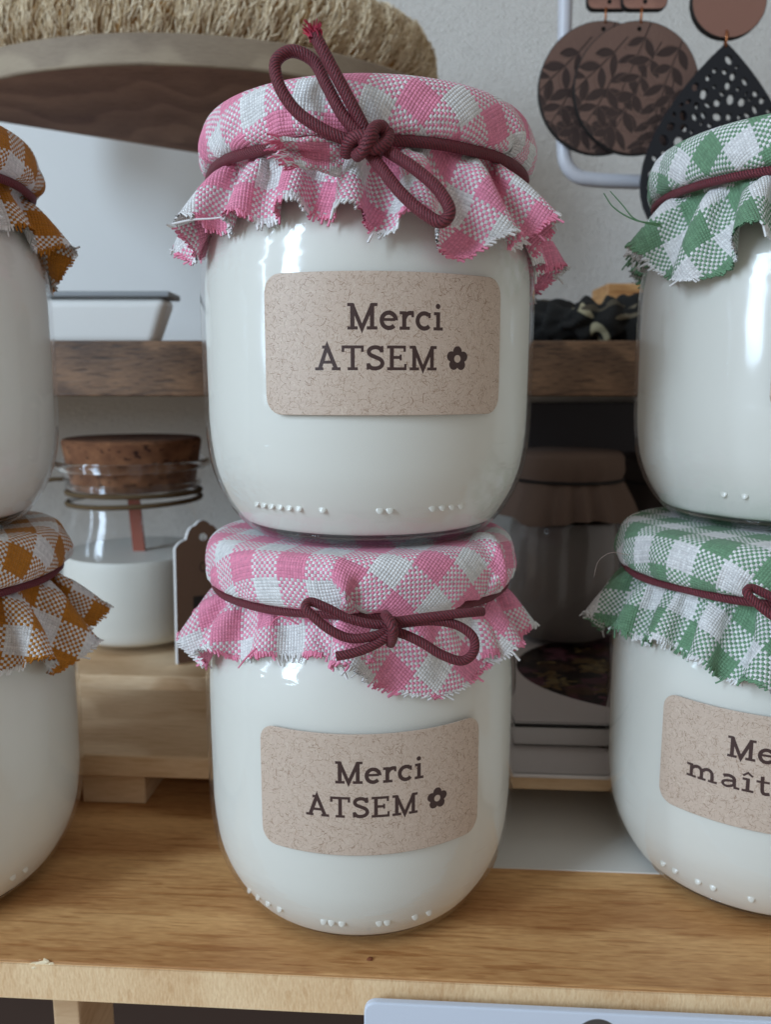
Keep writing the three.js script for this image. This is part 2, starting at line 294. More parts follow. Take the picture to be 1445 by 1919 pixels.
/** Smooth the draped grid, give it thickness, and fray its hem. */
function clothGeometry(sim, color, seed) {
  const { N, P, U, W } = sim, F = 2, G = (N - 1) * F + 1, A = [P, null, null];
  const get = (arr, st, c, i, j) => arr[(clamp(j, 0, N - 1) * N + clamp(i, 0, N - 1)) * st + c];
  const cr = (a, b, c, d, t) => 0.5 * (2 * b + (c - a) * t + (2 * a - 5 * b + 4 * c - d) * t * t + (3 * b - a - 3 * c + d) * t * t * t);
  const sample = (arr, st, c, fi, fj) => {
    const i = Math.min(Math.floor(fi), N - 2), j = Math.min(Math.floor(fj), N - 2), t = fi - i, s = fj - j, rows = [];
    for (let q = -1; q <= 2; q++) rows.push(cr(get(arr, st, c, i - 1, j + q), get(arr, st, c, i, j + q), get(arr, st, c, i + 1, j + q), get(arr, st, c, i + 2, j + q), t));
    return cr(...rows, s);
  };
  const pos = new Float32Array(G * G * 3), uv = new Float32Array(G * G * 2), idx = [];
  for (let j = 0; j < G; j++) for (let i = 0; i < G; i++) {
    const k = j * G + i; for (let c = 0; c < 3; c++) pos[k * 3 + c] = sample(P, 3, c, i / F, j / F) * mm;
    uv[k * 2] = sample(U, 1, 0, i / F, j / F) * mm / TILE; uv[k * 2 + 1] = sample(W, 1, 0, i / F, j / F) * mm / TILE;
    if (i + 1 < G && j + 1 < G) idx.push(k, k + G, k + 1, k + 1, k + G, k + G + 1);
  }
  const top = new THREE.BufferGeometry(); top.setAttribute('position', new THREE.BufferAttribute(pos, 3)); top.setAttribute('uv', new THREE.BufferAttribute(uv, 2)); top.setIndex(idx); top.computeVertexNormals();
  const nor = top.attributes.normal, back = top.clone(), bp = back.attributes.position; let flip = nor.getY(Math.floor(G * G / 2)) < 0 ? -1 : 1;
  for (let k = 0; k < G * G; k++) bp.setXYZ(k, pos[k * 3] - flip * nor.getX(k) * 0.00028, pos[k * 3 + 1] - flip * nor.getY(k) * 0.00028, pos[k * 3 + 2] - flip * nor.getZ(k) * 0.00028);
  const bi = idx.slice(); for (let q = 0; q < bi.length; q += 3) { const t = bi[q + 1]; bi[q + 1] = bi[q + 2]; bi[q + 2] = t; } back.setIndex(bi); back.computeVertexNormals();
  const cloth = mergeGeometries([top, back]);
  // frayed hem
  const r = rng(seed), fray = [], border = [];
  for (let i = 0; i < G; i++) border.push([i, 0, i, 2], [i, G - 1, i, G - 3], [0, i, 2, i], [G - 1, i, G - 3, i]);
  const vtx = (i, j) => V(pos[(j * G + i) * 3], pos[(j * G + i) * 3 + 1], pos[(j * G + i) * 3 + 2]);
  for (const [i, j, ii, jj] of border) {
    const a = vtx(i, j), inner = vtx(ii, jj), dir = a.clone().sub(inner).normalize(), k = j * G + i, n = V(nor.getX(k), nor.getY(k), nor.getZ(k)).multiplyScalar(flip), side = dir.clone().cross(n);
    for (let q = 0; q < 2; q++) {
      if (r() < 0.15) continue;
      const w = (i === ii ? uv[k * 2] : uv[k * 2 + 1]) * YARNS / PER, tone = ((Math.floor(w + q * 0.06) % 2) + 2) % 2, tint = tone ? color : [240, 238, 236];
      const len = (0.35 + 1.0 * r() * r() + (r() < 0.06 ? 1.6 * r() : 0)) * mm, s0 = side.clone().multiplyScalar((q - 0.5) * 0.0004 + (r() - 0.5) * 0.0002);
      const p0 = a.clone().addScaledVector(dir, -0.0004).add(s0).addScaledVector(n, (r() - 0.7) * 0.0002), p2 = a.clone().add(s0).addScaledVector(dir, len).addScaledVector(side, (r() - 0.5) * len * 0.9).addScaledVector(n, (r() - 0.45) * len * 0.8).add(V(0, -len * 0.25, 0)), p1 = p0.clone().lerp(p2, 0.55).addScaledVector(side, (r() - 0.5) * len * 0.4);
      const g = new THREE.TubeGeometry(new THREE.QuadraticBezierCurve3(p0, p1, p2), 3, (0.00019 + 0.00007 * r()), 4, false), v = 0.92 + 0.1 * r(), col = new THREE.Color(tint[0] / 255 * v, tint[1] / 255 * v, tint[2] / 255 * v).convertSRGBToLinear();
      const cs = new Float32Array(g.attributes.position.count * 3); for (let z = 0; z < cs.length; z += 3) { cs[z] = col.r; cs[z + 1] = col.g; cs[z + 2] = col.b; }
      g.setAttribute('color', new THREE.BufferAttribute(cs, 3)); g.deleteAttribute('uv'); fray.push(g);
    }
  }
  return { cloth, fray: mergeGeometries(fray) };
}
const SIM = [
  drape({ seed: 5, half: 60, round: 0.84, turn: R(-25), off: [2.5, -2.5] }),
  drape({ seed: 12, half: 55.5, round: 0.72, turn: R(-24), off: [1.5, 0] }),
  drape({ seed: 23, half: 56.5, round: 0.75, turn: R(0) }),
];
const GEO = {};
const cloths = (sim, tone) => GEO[sim + tone] ??= clothGeometry(SIM[sim], CLOTH[tone].color, sim * 31 + tone.length);

/** Paper bent round the glass. az: where its middle faces (0 = towards +z, positive = +x). */
function labelGeometry(az, halfAngle, y0, y1, corner) {
  const nx = 40, ny = 24, w = 35 * halfAngle, h = (y1 - y0) / 2, pos = [], uv = [], idx = [];
  const put = (t, y, lift) => { const dy = Math.abs(y) - (h - corner), ww = w - (dy > 0 ? corner - Math.sqrt(Math.max(0, corner * corner - dy * dy)) : 0), a = az + t * ww / 35, yy = (y0 + y1) / 2 + y, rr = (radiusAt(yy) + lift) * mm; pos.push(Math.sin(a) * rr, yy * mm, Math.cos(a) * rr); uv.push(0.5 + 0.5 * t * ww / w, 0.5 + 0.5 * y / h); };
  const ys = []; for (let j = 0; j <= ny; j++) { const s = j / ny * 2 - 1; ys.push(h * Math.sign(s) * Math.pow(Math.abs(Math.sin(Math.abs(s) * Math.PI / 2)), 0.9)); }
  for (const lift of [0.16, 0.05]) for (const y of ys) for (let i = 0; i <= nx; i++) put(i / nx * 2 - 1, y, lift);
  const off = (nx + 1) * (ny + 1), id = (i, j, b) => b * off + j * (nx + 1) + i;
  for (let j = 0; j < ny; j++) for (let i = 0; i < nx; i++) { idx.push(id(i, j, 0), id(i + 1, j, 0), id(i + 1, j + 1, 0), id(i, j, 0), id(i + 1, j + 1, 0), id(i, j + 1, 0)); idx.push(id(i, j, 1), id(i + 1, j + 1, 1), id(i + 1, j, 1), id(i, j, 1), id(i, j + 1, 1), id(i + 1, j + 1, 1)); }
  const quad = (a, b, c, d) => idx.push(a, b, c, a, c, d);
  for (let i = 0; i < nx; i++) { quad(id(i, 0, 1), id(i + 1, 0, 1), id(i + 1, 0, 0), id(i, 0, 0)); quad(id(i, ny, 0), id(i + 1, ny, 0), id(i + 1, ny, 1), id(i, ny, 1)); }
  for (let j = 0; j < ny; j++) { quad(id(0, j, 0), id(0, j + 1, 0), id(0, j + 1, 1), id(0, j, 1)); quad(id(nx, j, 1), id(nx, j + 1, 1), id(nx, j + 1, 0), id(nx, j, 0)); }
  const g = new THREE.BufferGeometry(); g.setAttribute('position', new THREE.Float32BufferAttribute(pos, 3)); g.setAttribute('uv', new THREE.Float32BufferAttribute(uv, 2)); g.setIndex(idx); g.computeVertexNormals(); return g;
}
const DOT = new THREE.SphereGeometry(1, 12, 8);
function dots(parent, azimuths, y) {
  const gs = azimuths.map((a) => { const r = radiusAt(y) * mm; const g = DOT.clone(); g.scale(0.0008, 0.0011, 0.00033); g.rotateX(-0.46); g.translate(0, y * mm, r - 0.00115); g.rotateY(R(a)); return g; });
  for (const g of gs) part('embossed_dot', g, M.emboss, parent);
}
function candleJar({ pos, tone, sim, turn = 0, label, group, labelAz, print, dotAz, cordR = 0.9, bow }) {
  const t = thing('candle_jar', label, 'candle jar', pos, 0, group);
  part('glass', GLASS, M.glass, t); part('glass_base', BASE, M.solidGlass, t); part('wax', WAX, M.wax, t); part('lid', LID, M.lid, t);
  const { cloth, fray } = cloths(sim, tone);
  const c = part('cloth_cover', cloth, CLOTH[tone].material, t); c.rotation.y = turn;
  const f = part('frayed_hem', fray, threadMaterial, c, 'stuff');
  const pts = []; for (let k = 0; k < 40; k++) { const a = k / 40 * Math.PI * 2; pts.push(V(Math.sin(a) * (32.2 + 0.25 * noise(k * 0.6, sim)) * mm, (CORD_Y + 0.35 * noise(k * 0.4, 3, sim)) * mm, Math.cos(a) * 32.2 * mm)); }
  const cord = part('elastic_cord', tube(pts, cordR * mm, 240, 12, true), M.cord, t);
  if (bow) for (const [name, points, closedEnds] of bow) part(name, tube(points.map((p) => p.clone().sub(pos)), (name === 'knot' ? cordR * 1.05 : cordR) * mm, Math.max(24, points.length * 10), 12, false), M.cord, cord);
  if (print) part('label', labelGeometry(R(labelAz), R(37.6), 26.0, 50.4, 3.2), std({ map: print, bumpMap: paperBump, bumpScale: 0.00006, roughness: 0.48 }), t);
  if (dotAz) dots(t, dotAz, 8.8);
  return { t, cloth: c, cord };
}

// ------------------------------------------------------------------ large structure
structure('wall', move(new THREE.BoxGeometry(1.6, 1.0, 0.02).toNonIndexed(), 0.1, 0.12, -0.43), M.wall);
{ const w = scene.getObjectByName('wall').geometry, p = w.attributes.position, uv = w.attributes.uv; for (let i = 0; i < p.count; i++) uv.setXY(i, p.getX(i), p.getY(i)); }
{ // pine board that carries the jars, turned a little so that its right end comes forward
  const g = plank(0.62, 0.0085, 0.11, 0.0006), m = structure('pine_shelf', g, M.pine);
  m.position.set(0, -0.00425, -0.196); m.rotation.y = R(-3.6);
  const e = new THREE.BoxGeometry(0.62, 0.0076, 0.0006), uv = e.attributes.uv, p = e.attributes.position; for (let i = 0; i < uv.count; i++) uv.setXY(i, p.getY(i), p.getX(i) * 0.55); part('front_edge', move(e, 0, 0, 0.0552), M.pineEnd, m);
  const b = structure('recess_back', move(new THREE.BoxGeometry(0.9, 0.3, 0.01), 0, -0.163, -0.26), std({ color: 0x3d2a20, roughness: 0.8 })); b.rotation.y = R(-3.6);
}

// ------------------------------------------------------------------ the window that lights the scene (behind the photographer's left shoulder)
for (const W of WINDOWS) {
  const az = R(W.azimuth), el = R(W.elevation), target = V(0.02, 0.10, -0.18), w = W.width, h = W.height, b = 0.05;
  const c = V(-Math.sin(az) * Math.cos(el), Math.sin(el), Math.cos(az) * Math.cos(el)).multiplyScalar(W.distance).add(target);
  const win = thing('window', W.label, 'window', c); win.lookAt(V(target.x, c.y - 0.25, target.z));
  const frame = std({ color: 0xe6e2da, roughness: 0.5 }), glow = new THREE.MeshStandardMaterial({ color: 0x222222, emissive: new THREE.Color().setRGB(...DAYLIGHT), emissiveIntensity: 1.2 });
  part('pane', move(new THREE.BoxGeometry(w, h, 0.004), 0, 0, -0.012), glow, win);
  const l = new THREE.RectAreaLight(new THREE.Color().setRGB(...DAYLIGHT), W.power, w, h); l.position.set(0, 0, 0.002); l.rotation.y = Math.PI; win.add(l);
  for (const k of [-1, 1]) { part('frame_post', move(plank(b, h + 2 * b, 0.05, 0.004), k * (w + b) / 2, 0, 0), frame, win); part('frame_rail', move(plank(w - 0.002, b, 0.046, 0.004), 0, k * (h + b) / 2, 0), frame, win); }
}

// ------------------------------------------------------------------ six candle jars in three stacks
const LINES = [['Merci', 0.336, 0.713, 0.40, 0.182], ['ATSEM', 0.215, 0.690, 0.682, 0.172]];
const PINK_TOP = V(-0.0037, 0.0833, -0.1757), PINK_LOW = V(-0.0055, 0, -0.1757);
const line = (d, pts) => pts.map(([x, y, o = 0]) => at(x, y, d - o * mm));
const bowTop = [
  ['bow_loop', line(0.1392, [[700, 272, 1.5], [650, 262, 2.5], [600, 240, 2.5], [552, 205, 2], [521, 155, 1.5], [517, 115, 1], [545, 96, 0.5], [585, 112, 0.5], [612, 160, 1.5], [645, 220, 2.5], [690, 268, 3]])],
  ['bow_loop', line(0.1392, [[680, 272, 2], [712, 312, 4], [752, 362, 6.5], [795, 400, 8.5], [828, 416, 9.5], [843, 400, 9.5], [825, 360, 8], [780, 318, 5.5], [728, 284, 3], [695, 262, 2]])],
  ['cord_end', line(0.1392, [[694, 262, 2], [668, 212, 3], [640, 160, 3.5], [612, 108, 3.5], [590, 66, 3]])],
  ['knot', line(0.1392, [[648, 290, 1.5], [654, 268, 3.5], [672, 256, 4.6], [696, 262, 4.8], [706, 282, 3.5], [704, 296, 1.5]])],
  ['knot', line(0.1392, [[668, 292, 3], [682, 280, 5.2], [692, 258, 5.6], [702, 240, 4.4], [716, 238, 3.2], [724, 252, 3]])],
  ['knot', line(0.1392, [[662, 250, 2], [680, 262, 4.5], [700, 278, 4.8], [722, 268, 4], [728, 248, 2.5]])],
];
const bowLow = [
  ['bow_loop', line(0.1386, [[740, 1178, 2], [700, 1192, 3.5], [655, 1196, 3.8], [618, 1180, 3.8], [588, 1156, 3], [572, 1138, 2.4], [580, 1128, 1.4], [610, 1138, 1.4], [650, 1158, 1.6], [700, 1170, 1.8], [740, 1170, 1.5]])],
  ['bow_loop', line(0.1386, [[720, 1174, 2], [770, 1166, 2], [820, 1164, 1.5], [862, 1174, 1.5], [888, 1196, 2.5], [888, 1222, 3.5], [868, 1238, 4], [830, 1228, 4], [790, 1204, 3.6], [755, 1188, 3], [730, 1182, 2]])],
  ['cord_end', line(0.1386, [[735, 1186, 3], [710, 1204, 3.8], [680, 1218, 4.2], [652, 1226, 4.4], [630, 1230, 4.4]])],
  ['cord_end', line(0.1386, [[735, 1166, 2.5], [790, 1158, 2.4], [840, 1152, 1.8], [880, 1148, 1], [905, 1146, -0.5]])],
  ['knot', line(0.1386, [[722, 1152, 1], [728, 1160, 4], [736, 1175, 5.4], [737, 1192, 4.6], [732, 1206, 2.5]])],
];
const dotsTop = [-44, -40, -36, -32, -28, -24, -15, 5, 8.5, 24, 28, 32, 36], dotsLow = [-50, -44, -38, -32, -13, -10, -6, 8, 11, 22, 28];
const shapePrint = (seed) => labelTexture(seed, LINES, [0.775, 0.597, 0.047]);
const jarA = candleJar({ pos: PINK_TOP, tone: 'pink', sim: 0, label: 'pink gingham topped candle jar stacked on the other pink jar, bow pointing up', labelAz: 7.3, print: shapePrint(4), dotAz: dotsTop, cordR: 1.0, bow: bowTop, group: 'gingham topped candle jars' });
const jarB = candleJar({ pos: PINK_LOW, tone: 'pink', sim: 1, label: 'lower pink gingham topped candle jar standing on the pine board', labelAz: 5.5, print: shapePrint(9), dotAz: dotsLow, cordR: 0.86, bow: bowLow, group: 'gingham topped candle jars' });
const jarC = candleJar({ pos: V(-0.1090, 0.0833, -0.1757), tone: 'mustard', sim: 2, turn: R(-15), label: 'mustard gingham topped candle jar, upper one at the left edge', labelAz: -40, print: shapePrint(14), group: 'gingham topped candle jars' });
const jarD = candleJar({ pos: V(-0.1080, 0, -0.1757), tone: 'mustard', sim: 0, turn: R(52), label: 'mustard gingham topped candle jar standing on the pine board at left', labelAz: -40, print: shapePrint(15), dotAz: [60, 66], group: 'gingham topped candle jars' });
const printGreen = labelTexture(21, [['Merci', 0.30, 0.68, 0.40, 0.182], ['maîtresse', 0.13, 0.90, 0.672, 0.172]]);
const jarE = candleJar({ pos: V(0.0945, 0.0833, -0.1885), tone: 'green', sim: 2, turn: R(75), label: 'green gingham topped candle jar, upper one at the right edge', labelAz: 5, print: shapePrint(16), dotAz: [-48, -40], group: 'gingham topped candle jars' });
const turnBow = (bow, from, to, a) => bow.map(([n, pts]) => [n, pts.map((p) => p.clone().sub(from).applyAxisAngle(V(0, 1, 0), a).add(to))]), GREEN_LOW = V(0.0890, 0, -0.1810);
const jarF = candleJar({ bow: turnBow(bowLow, PINK_LOW, GREEN_LOW, R(-19)), cordR: 0.86, pos: GREEN_LOW, tone: 'green', sim: 0, turn: R(-40), label: 'green gingham topped candle jar standing on the pine board at right', labelAz: -20, print: printGreen, dotAz: [-60, -54, -44, -38, -24], group: 'gingham topped candle jars' });

// ------------------------------------------------------------------ loose ends on the cloth
function thread(points, color, r = 0.16) {
  const g = tube(points, r * mm, points.length * 8, 5, false, (t) => 1 - 0.4 * t), col = new THREE.Color(color[0] / 255, color[1] / 255, color[2] / 255).convertSRGBToLinear(), cs = new Float32Array(g.attributes.position.count * 3);
  for (let z = 0; z < cs.length; z += 3) { cs[z] = col.r; cs[z + 1] = col.g; cs[z + 2] = col.b; }
  g.setAttribute('color', new THREE.BufferAttribute(cs, 3)); return g;
}
const WHITE = [238, 236, 236], PINK = [226, 120, 150], GREEN = [96, 136, 96];
const loose = (jar, d, pts, color, r) => part('loose_thread', thread(line(d, pts).map((p) => p.sub(jar.t.position)), color, r), threadMaterial, jar.t);
loose(jarA, 0.150, [[322, 420], [360, 412], [410, 408], [452, 396]], WHITE, 0.22);
loose(jarB, 0.139, [[560, 1170], [525, 1155], [507, 1172], [512, 1200]], PINK, 0.16);
loose(jarB, 0.1405, [[480, 1215, 2], [462, 1232, 2], [446, 1252, 2]], PINK, 0.2);
loose(jarE, 0.172, [[1240, 420, -2], [1190, 412], [1150, 388], [1132, 362]], GREEN, 0.2);
loose(jarE, 0.172, [[1240, 424, -2], [1190, 410], [1168, 385], [1144, 358]], GREEN, 0.18);
loose(jarF, 0.165, [[1180, 1040], [1145, 1036], [1122, 1052], [1114, 1080]], [150, 130, 120], 0.07);
loose(jarF, 0.165, [[1200, 960], [1180, 968], [1174, 990]], [150, 130, 120], 0.07);
{ // a fold of cloth pushed out beside the knot of the upper bow
  const nu = 22, nv = 18, pos = [], uv = [], idx = [], root = [[648, 262], [650, 300], [636, 332]], tip = [[522, 256], [530, 284], [556, 312]];
  for (let j = 0; j <= nv; j++) for (let i = 0; i <= nu; i++) {
    const u = i / nu, v = j / nv, q = (A) => { const a = 1 - v; return [a * a * A[0][0] + 2 * a * v * A[1][0] + v * v * A[2][0], a * a * A[0][1] + 2 * a * v * A[1][1] + v * v * A[2][1]]; };
    const A = q(root), B = q(tip), out = 1.5 + 5.0 * u + 1.9 * Math.sin(v * Math.PI * 2.6 + 0.6) * u + 0.8 * noise(u * 4, v * 4, 2), p = at(mix(A[0], B[0], u), mix(A[1], B[1], u) + 8 * noise(u * 3, v * 5, 7), 0.1405 - out * mm).sub(PINK_TOP);
    pos.push(p.x, p.y, p.z); uv.push((i * 0.55 + 3) * mm / TILE, (j * 0.5 + 5) * mm / TILE); if (i < nu && j < nv) { const k = j * (nu + 1) + i; idx.push(k, k + 1, k + nu + 1, k + 1, k + nu + 2, k + nu + 1); }
  }
  const g = new THREE.BufferGeometry(); g.setAttribute('position', new THREE.Float32BufferAttribute(pos, 3)); g.setAttribute('uv', new THREE.Float32BufferAttribute(uv, 2)); g.setIndex(idx); g.computeVertexNormals();
  const fold = part('cloth_fold', g, CLOTH.pink.material, jarA.t), r = rng(77), fr = [];
  for (let k = 0; k < 90; k++) {
    const j = Math.floor(r() * (nv + 1)), o = (j * (nu + 1) + nu) * 3, o2 = o - 9, a = V(pos[o], pos[o + 1], pos[o + 2]), dir = a.clone().sub(V(pos[o2], pos[o2 + 1], pos[o2 + 2])).normalize();
    const p2 = a.clone().addScaledVector(dir, (0.6 + 2.2 * r()) * mm).add(V((r() - 0.5) * 1.6 * mm, (r() - 0.6) * 2.2 * mm, (r() - 0.3) * 1.6 * mm));
    const h = thread([a.clone().addScaledVector(dir, -0.0004), a.clone().lerp(p2, 0.5).add(V((r() - 0.5) * 0.5 * mm, (r() - 0.5) * 0.5 * mm, 0)), p2], r() < 0.7 ? PINK : WHITE, 0.17); h.deleteAttribute('uv'); fr.push(h);
  }
  part('frayed_hem', mergeGeometries(fr), threadMaterial, fold, 'stuff');
}
{ // red frayed tip of the upper bow's free end
  const r = rng(5), fr = [], a = at(591, 67, 0.1362).sub(PINK_TOP);
  for (let k = 0; k < 70; k++) { const b = a.clone().add(V((r() - 0.65) * 3.2 * mm, (0.2 + r()) * 1.8 * mm, (r() - 0.5) * 2.6 * mm)), c = a.clone().add(V((r() - 0.5) * 2 * mm, -0.6 * mm, (r() - 0.5) * 2 * mm)); const h = thread([c, c.clone().lerp(b, 0.5).add(V(0.2 * mm, 0, 0)), b], [150 + 40 * r(), 50, 72], 0.15); h.deleteAttribute('uv'); fr.push(h); }
  part('frayed_tip', mergeGeometries(fr), threadMaterial, jarA.cord, 'stuff');
}

// ------------------------------------------------------------------ brown wall shelf and what stands on it
const SHELF_TOP = EYE + 0.0156, CRATE_TOP = EYE - 0.0987, YAW = R(-3.6);
{ const t = thing('wall_shelf', 'dark brown wood grain shelf board running behind the jars', 'shelf', V(0, EYE + 0.0064, -0.345)); part('board', plank(0.75, 0.0184, 0.149, 0.0006), M.brownWood, t); }
{ const t = thing('white_panel', 'smooth white card panel behind the tray, under the round shelf', 'panel', V(-0.165, SHELF_TOP, -0.4135)); const h = 0.15; part('sheet', move(plank(0.25, h, 0.003, 0.0004), 0, h / 2, 0), std({ color: new THREE.Color().setRGB(0.76, 0.755, 0.73), roughness: 0.7 }), t); }
{ // white tray with a grey lip
  const a = at(40, 635, 0.300), b = at(312, 545, 0.300), t = thing('tray', 'white shallow tray with grey lip on the brown shelf at left', 'tray', V((a.x + b.x) / 2 - 0.03, SHELF_TOP, -0.308));
  const h = b.y - SHELF_TOP - 0.0022, w = (b.x - a.x) / 2 + 0.03, white = std({ color: 0xe9e7e2, roughness: 0.35 });
  const body = new RoundedBoxGeometry(2 * w, h, 0.014, 4, 0.0035), p = body.attributes.position; for (let i = 0; i < p.count; i++) { const k = 1 - 0.115 * (0.5 - p.getY(i) / h), kz = 1 - 0.18 * (0.5 - p.getY(i) / h); p.setX(i, p.getX(i) * k); p.setZ(i, p.getZ(i) * kz); } body.computeVertexNormals();
  part('body', move(body, 0, h / 2, 0), white, t); part('lip', move(plank(2 * w + 0.002, 0.0022, 0.016, 0.0008), 0, h + 0.0011, 0), std({ color: 0x8f9294, roughness: 0.5 }), t);
}
{ // black patterned hair tie
  const pos = at(1118, 637, 0.305), t = thing('scrunchie', 'black fabric scrunchie with pale olive print lying on the brown shelf', 'scrunchie', V(pos.x, SHELF_TOP, -0.307));
  const map = canvasTexture(512, 256, (ctx, W, H) => { const r = rng(8); ctx.fillStyle = '#14120f'; ctx.fillRect(0, 0, W, H); for (let i = 0; i < 60; i++) { ctx.fillStyle = ['#6d6350', '#8d8268', '#4c4436', '#a09678'][Math.floor(r() * 4)]; ctx.beginPath(); const x = r() * W, y = r() * H; ctx.ellipse(x, y, 8 + 26 * r(), 3 + 7 * r(), r() * 3, 0, 7); ctx.fill(); ctx.fillStyle = '#14120f'; ctx.beginPath(); ctx.ellipse(x + 4, y + 2, 4 + 10 * r(), 2 + 4 * r(), r() * 3, 0, 7); ctx.fill(); } });
  const g = new THREE.TorusGeometry(0.0155, 0.0078, 40, 160), p = g.attributes.position; g.rotateX(Math.PI / 2);
  for (let i = 0; i < p.count; i++) { const x = p.getX(i), y = p.getY(i), z = p.getZ(i), a = Math.atan2(z, x), f = 1 + 0.22 * Math.sin(a * 17 + 3 * noise(a * 2, y * 200)) + 0.25 * noise(x * 260, y * 300, z * 260); const q = Math.hypot(x, z), nr = 0.0155 + (q - 0.0155) * f; p.setXYZ(i, x / q * nr * 1.3, Math.max(y * f * (0.95 + 0.12 * Math.sin(a * 2)), -0.0078), z / q * nr); }
  g.computeVertexNormals(); part('fabric', move(g, 0, 0.0078, 0), std({ map, roughness: 0.9 }), t);
}
{ const a = at(1141, 529, 0.345), t = thing('wooden_block', 'small orange brown wooden block behind the black scrunchie', 'block', V(a.x + 0.02, SHELF_TOP, -0.36)); const h = a.y - SHELF_TOP; part('block', move(plank(0.04, h, 0.025, 0.001), 0, h / 2, 0), M.pine, t); }
{ // round shelf on the wall with a coil of sisal rope
  const cx = -0.078, cd = 0.40, rad = 0.122, chord = (x) => 0.341 + (x + 0.142) * 0.607, pts = [];
  for (let k = 0; k <= 160; k++) { const a = Math.PI * k / 160, x = cx + rad * Math.cos(a), d = cd - rad * Math.sin(a); if (d < chord(x)) pts.push([x, d]); }
  const sh = new THREE.Shape(); sh.moveTo(pts[0][0], 0.4195); for (const [x, d] of pts) sh.lineTo(x, d); const xe = -0.142 + (0.4195 - 0.341) / 0.607; sh.lineTo(xe, 0.4195);
  const t = thing('round_shelf', 'round beige wooden shelf high on the wall seen from below', 'shelf', V(0, EYE + 0.103, 0));
  const g = new THREE.ExtrudeGeometry(sh, { depth: 0.008, bevelEnabled: true, bevelSize: 0.001, bevelThickness: 0.001, bevelSegments: 3, curveSegments: 1 }); g.rotateX(-Math.PI / 2); g.translate(0, 0.001, 0);
  const m = part('board', g, [M.underside, M.roundShelfEdge], t);
  const rope = thing('rope_coil', 'thick coil of hairy golden sisal rope on the round shelf', 'rope', V(cx, EYE + 0.1132, -0.355));
  const rx = 0.0825, rz = 0.047, mr = 0.0150, S = 220, K = 30, pos = [], uv = [], idx = [];
  const ring = (a) => V(rx * Math.cos(a), mr, rz * Math.sin(a)), frame = (a) => { const tg = V(-rx * Math.sin(a), 0, rz * Math.cos(a)).normalize(), nn = V(tg.z, 0, -tg.x); return [tg, nn]; };
  const lump = (a, b) => Math.sqrt(clamp((a + 0.26) / 0.16, 0.02, 1)) * (1 + 0.045 * Math.sin(b * 3 + a * 46) + 0.05 * noise(a * 12, b * 2, 1));
  const surf = (a, b) => { const [tg, nn] = frame(a), f = mr * lump(a, b); return ring(a).addScaledVector(nn, Math.cos(b) * f).add(V(0, Math.sin(b) * f, 0)); };
  for (let i = 0; i <= S; i++) for (let j = 0; j <= K; j++) { const a = -0.25 + i / S * (Math.PI + 0.4), b = j / K * Math.PI * 2, p = surf(a, b); p.y = Math.max(p.y, 0); pos.push(p.x, p.y, p.z); uv.push(a * rx, b * mr); if (i < S && j < K) { const k = i * (K + 1) + j; idx.push(k, k + 1, k + K + 1, k + 1, k + K + 2, k + K + 1); } }
  const body = new THREE.BufferGeometry(); body.setAttribute('position', new THREE.Float32BufferAttribute(pos, 3)); body.setAttribute('uv', new THREE.Float32BufferAttribute(uv, 2)); body.setIndex(idx); body.computeVertexNormals();
  part('rope_core', body, std({ color: new THREE.Color(0x9a7444), roughness: 0.95 }), rope);
  const fib = new THREE.TubeGeometry(new THREE.QuadraticBezierCurve3(V(0, 0, 0), V(0.0006, 0.0032, 0.0011), V(0, 0.0066, 0.0002)), 4, 0.0002, 4, false), r = rng(3), n = 11000;
  const inst = new THREE.InstancedMesh(fib, std({ color: 0xffffff, roughness: 0.8 }), n), mat = new THREE.Matrix4(), col = new THREE.Color();
  for (let k = 0; k < n; k++) {
    const a = -0.25 + r() * (Math.PI + 0.35), b = (r() - 0.5) * Math.PI * 1.25 + 0.15, o = surf(a, b), [tg, nn] = frame(a), out = nn.clone().multiplyScalar(Math.cos(b)).add(V(0, Math.sin(b), 0)), up = out.clone().cross(tg).normalize(); if (up.y < 0) up.negate();
    const lean = 0.5 + 0.5 * (r() - 0.5) * (r() < 0.2 ? 4 : 1.2), y = up.clone().multiplyScalar(Math.cos(lean)).addScaledVector(tg, -Math.sin(lean) * Math.sign(Math.sin(a) || 1)).addScaledVector(out, 0.10 + 0.4 * r() * r()).normalize(), z = out.clone().addScaledVector(y, -out.dot(y)).normalize(), x = y.clone().cross(z);
    const s = 0.5 + 0.9 * r(); mat.makeBasis(x.multiplyScalar(0.7 + 0.9 * r()), y.multiplyScalar(s), z.multiplyScalar(s)).setPosition(o.addScaledVector(y, -0.003 * s).addScaledVector(out, 0.0003)); inst.setMatrixAt(k, mat);
    const v = r(); col.setRGB(mix(0.48, 0.90, v), mix(0.34, 0.77, v), mix(0.18, 0.56, v)); inst.setColorAt(k, col);
  }
  inst.name = 'rope_fibres'; inst.userData.kind = 'stuff'; inst.castShadow = inst.receiveShadow = true; rope.add(inst);
}

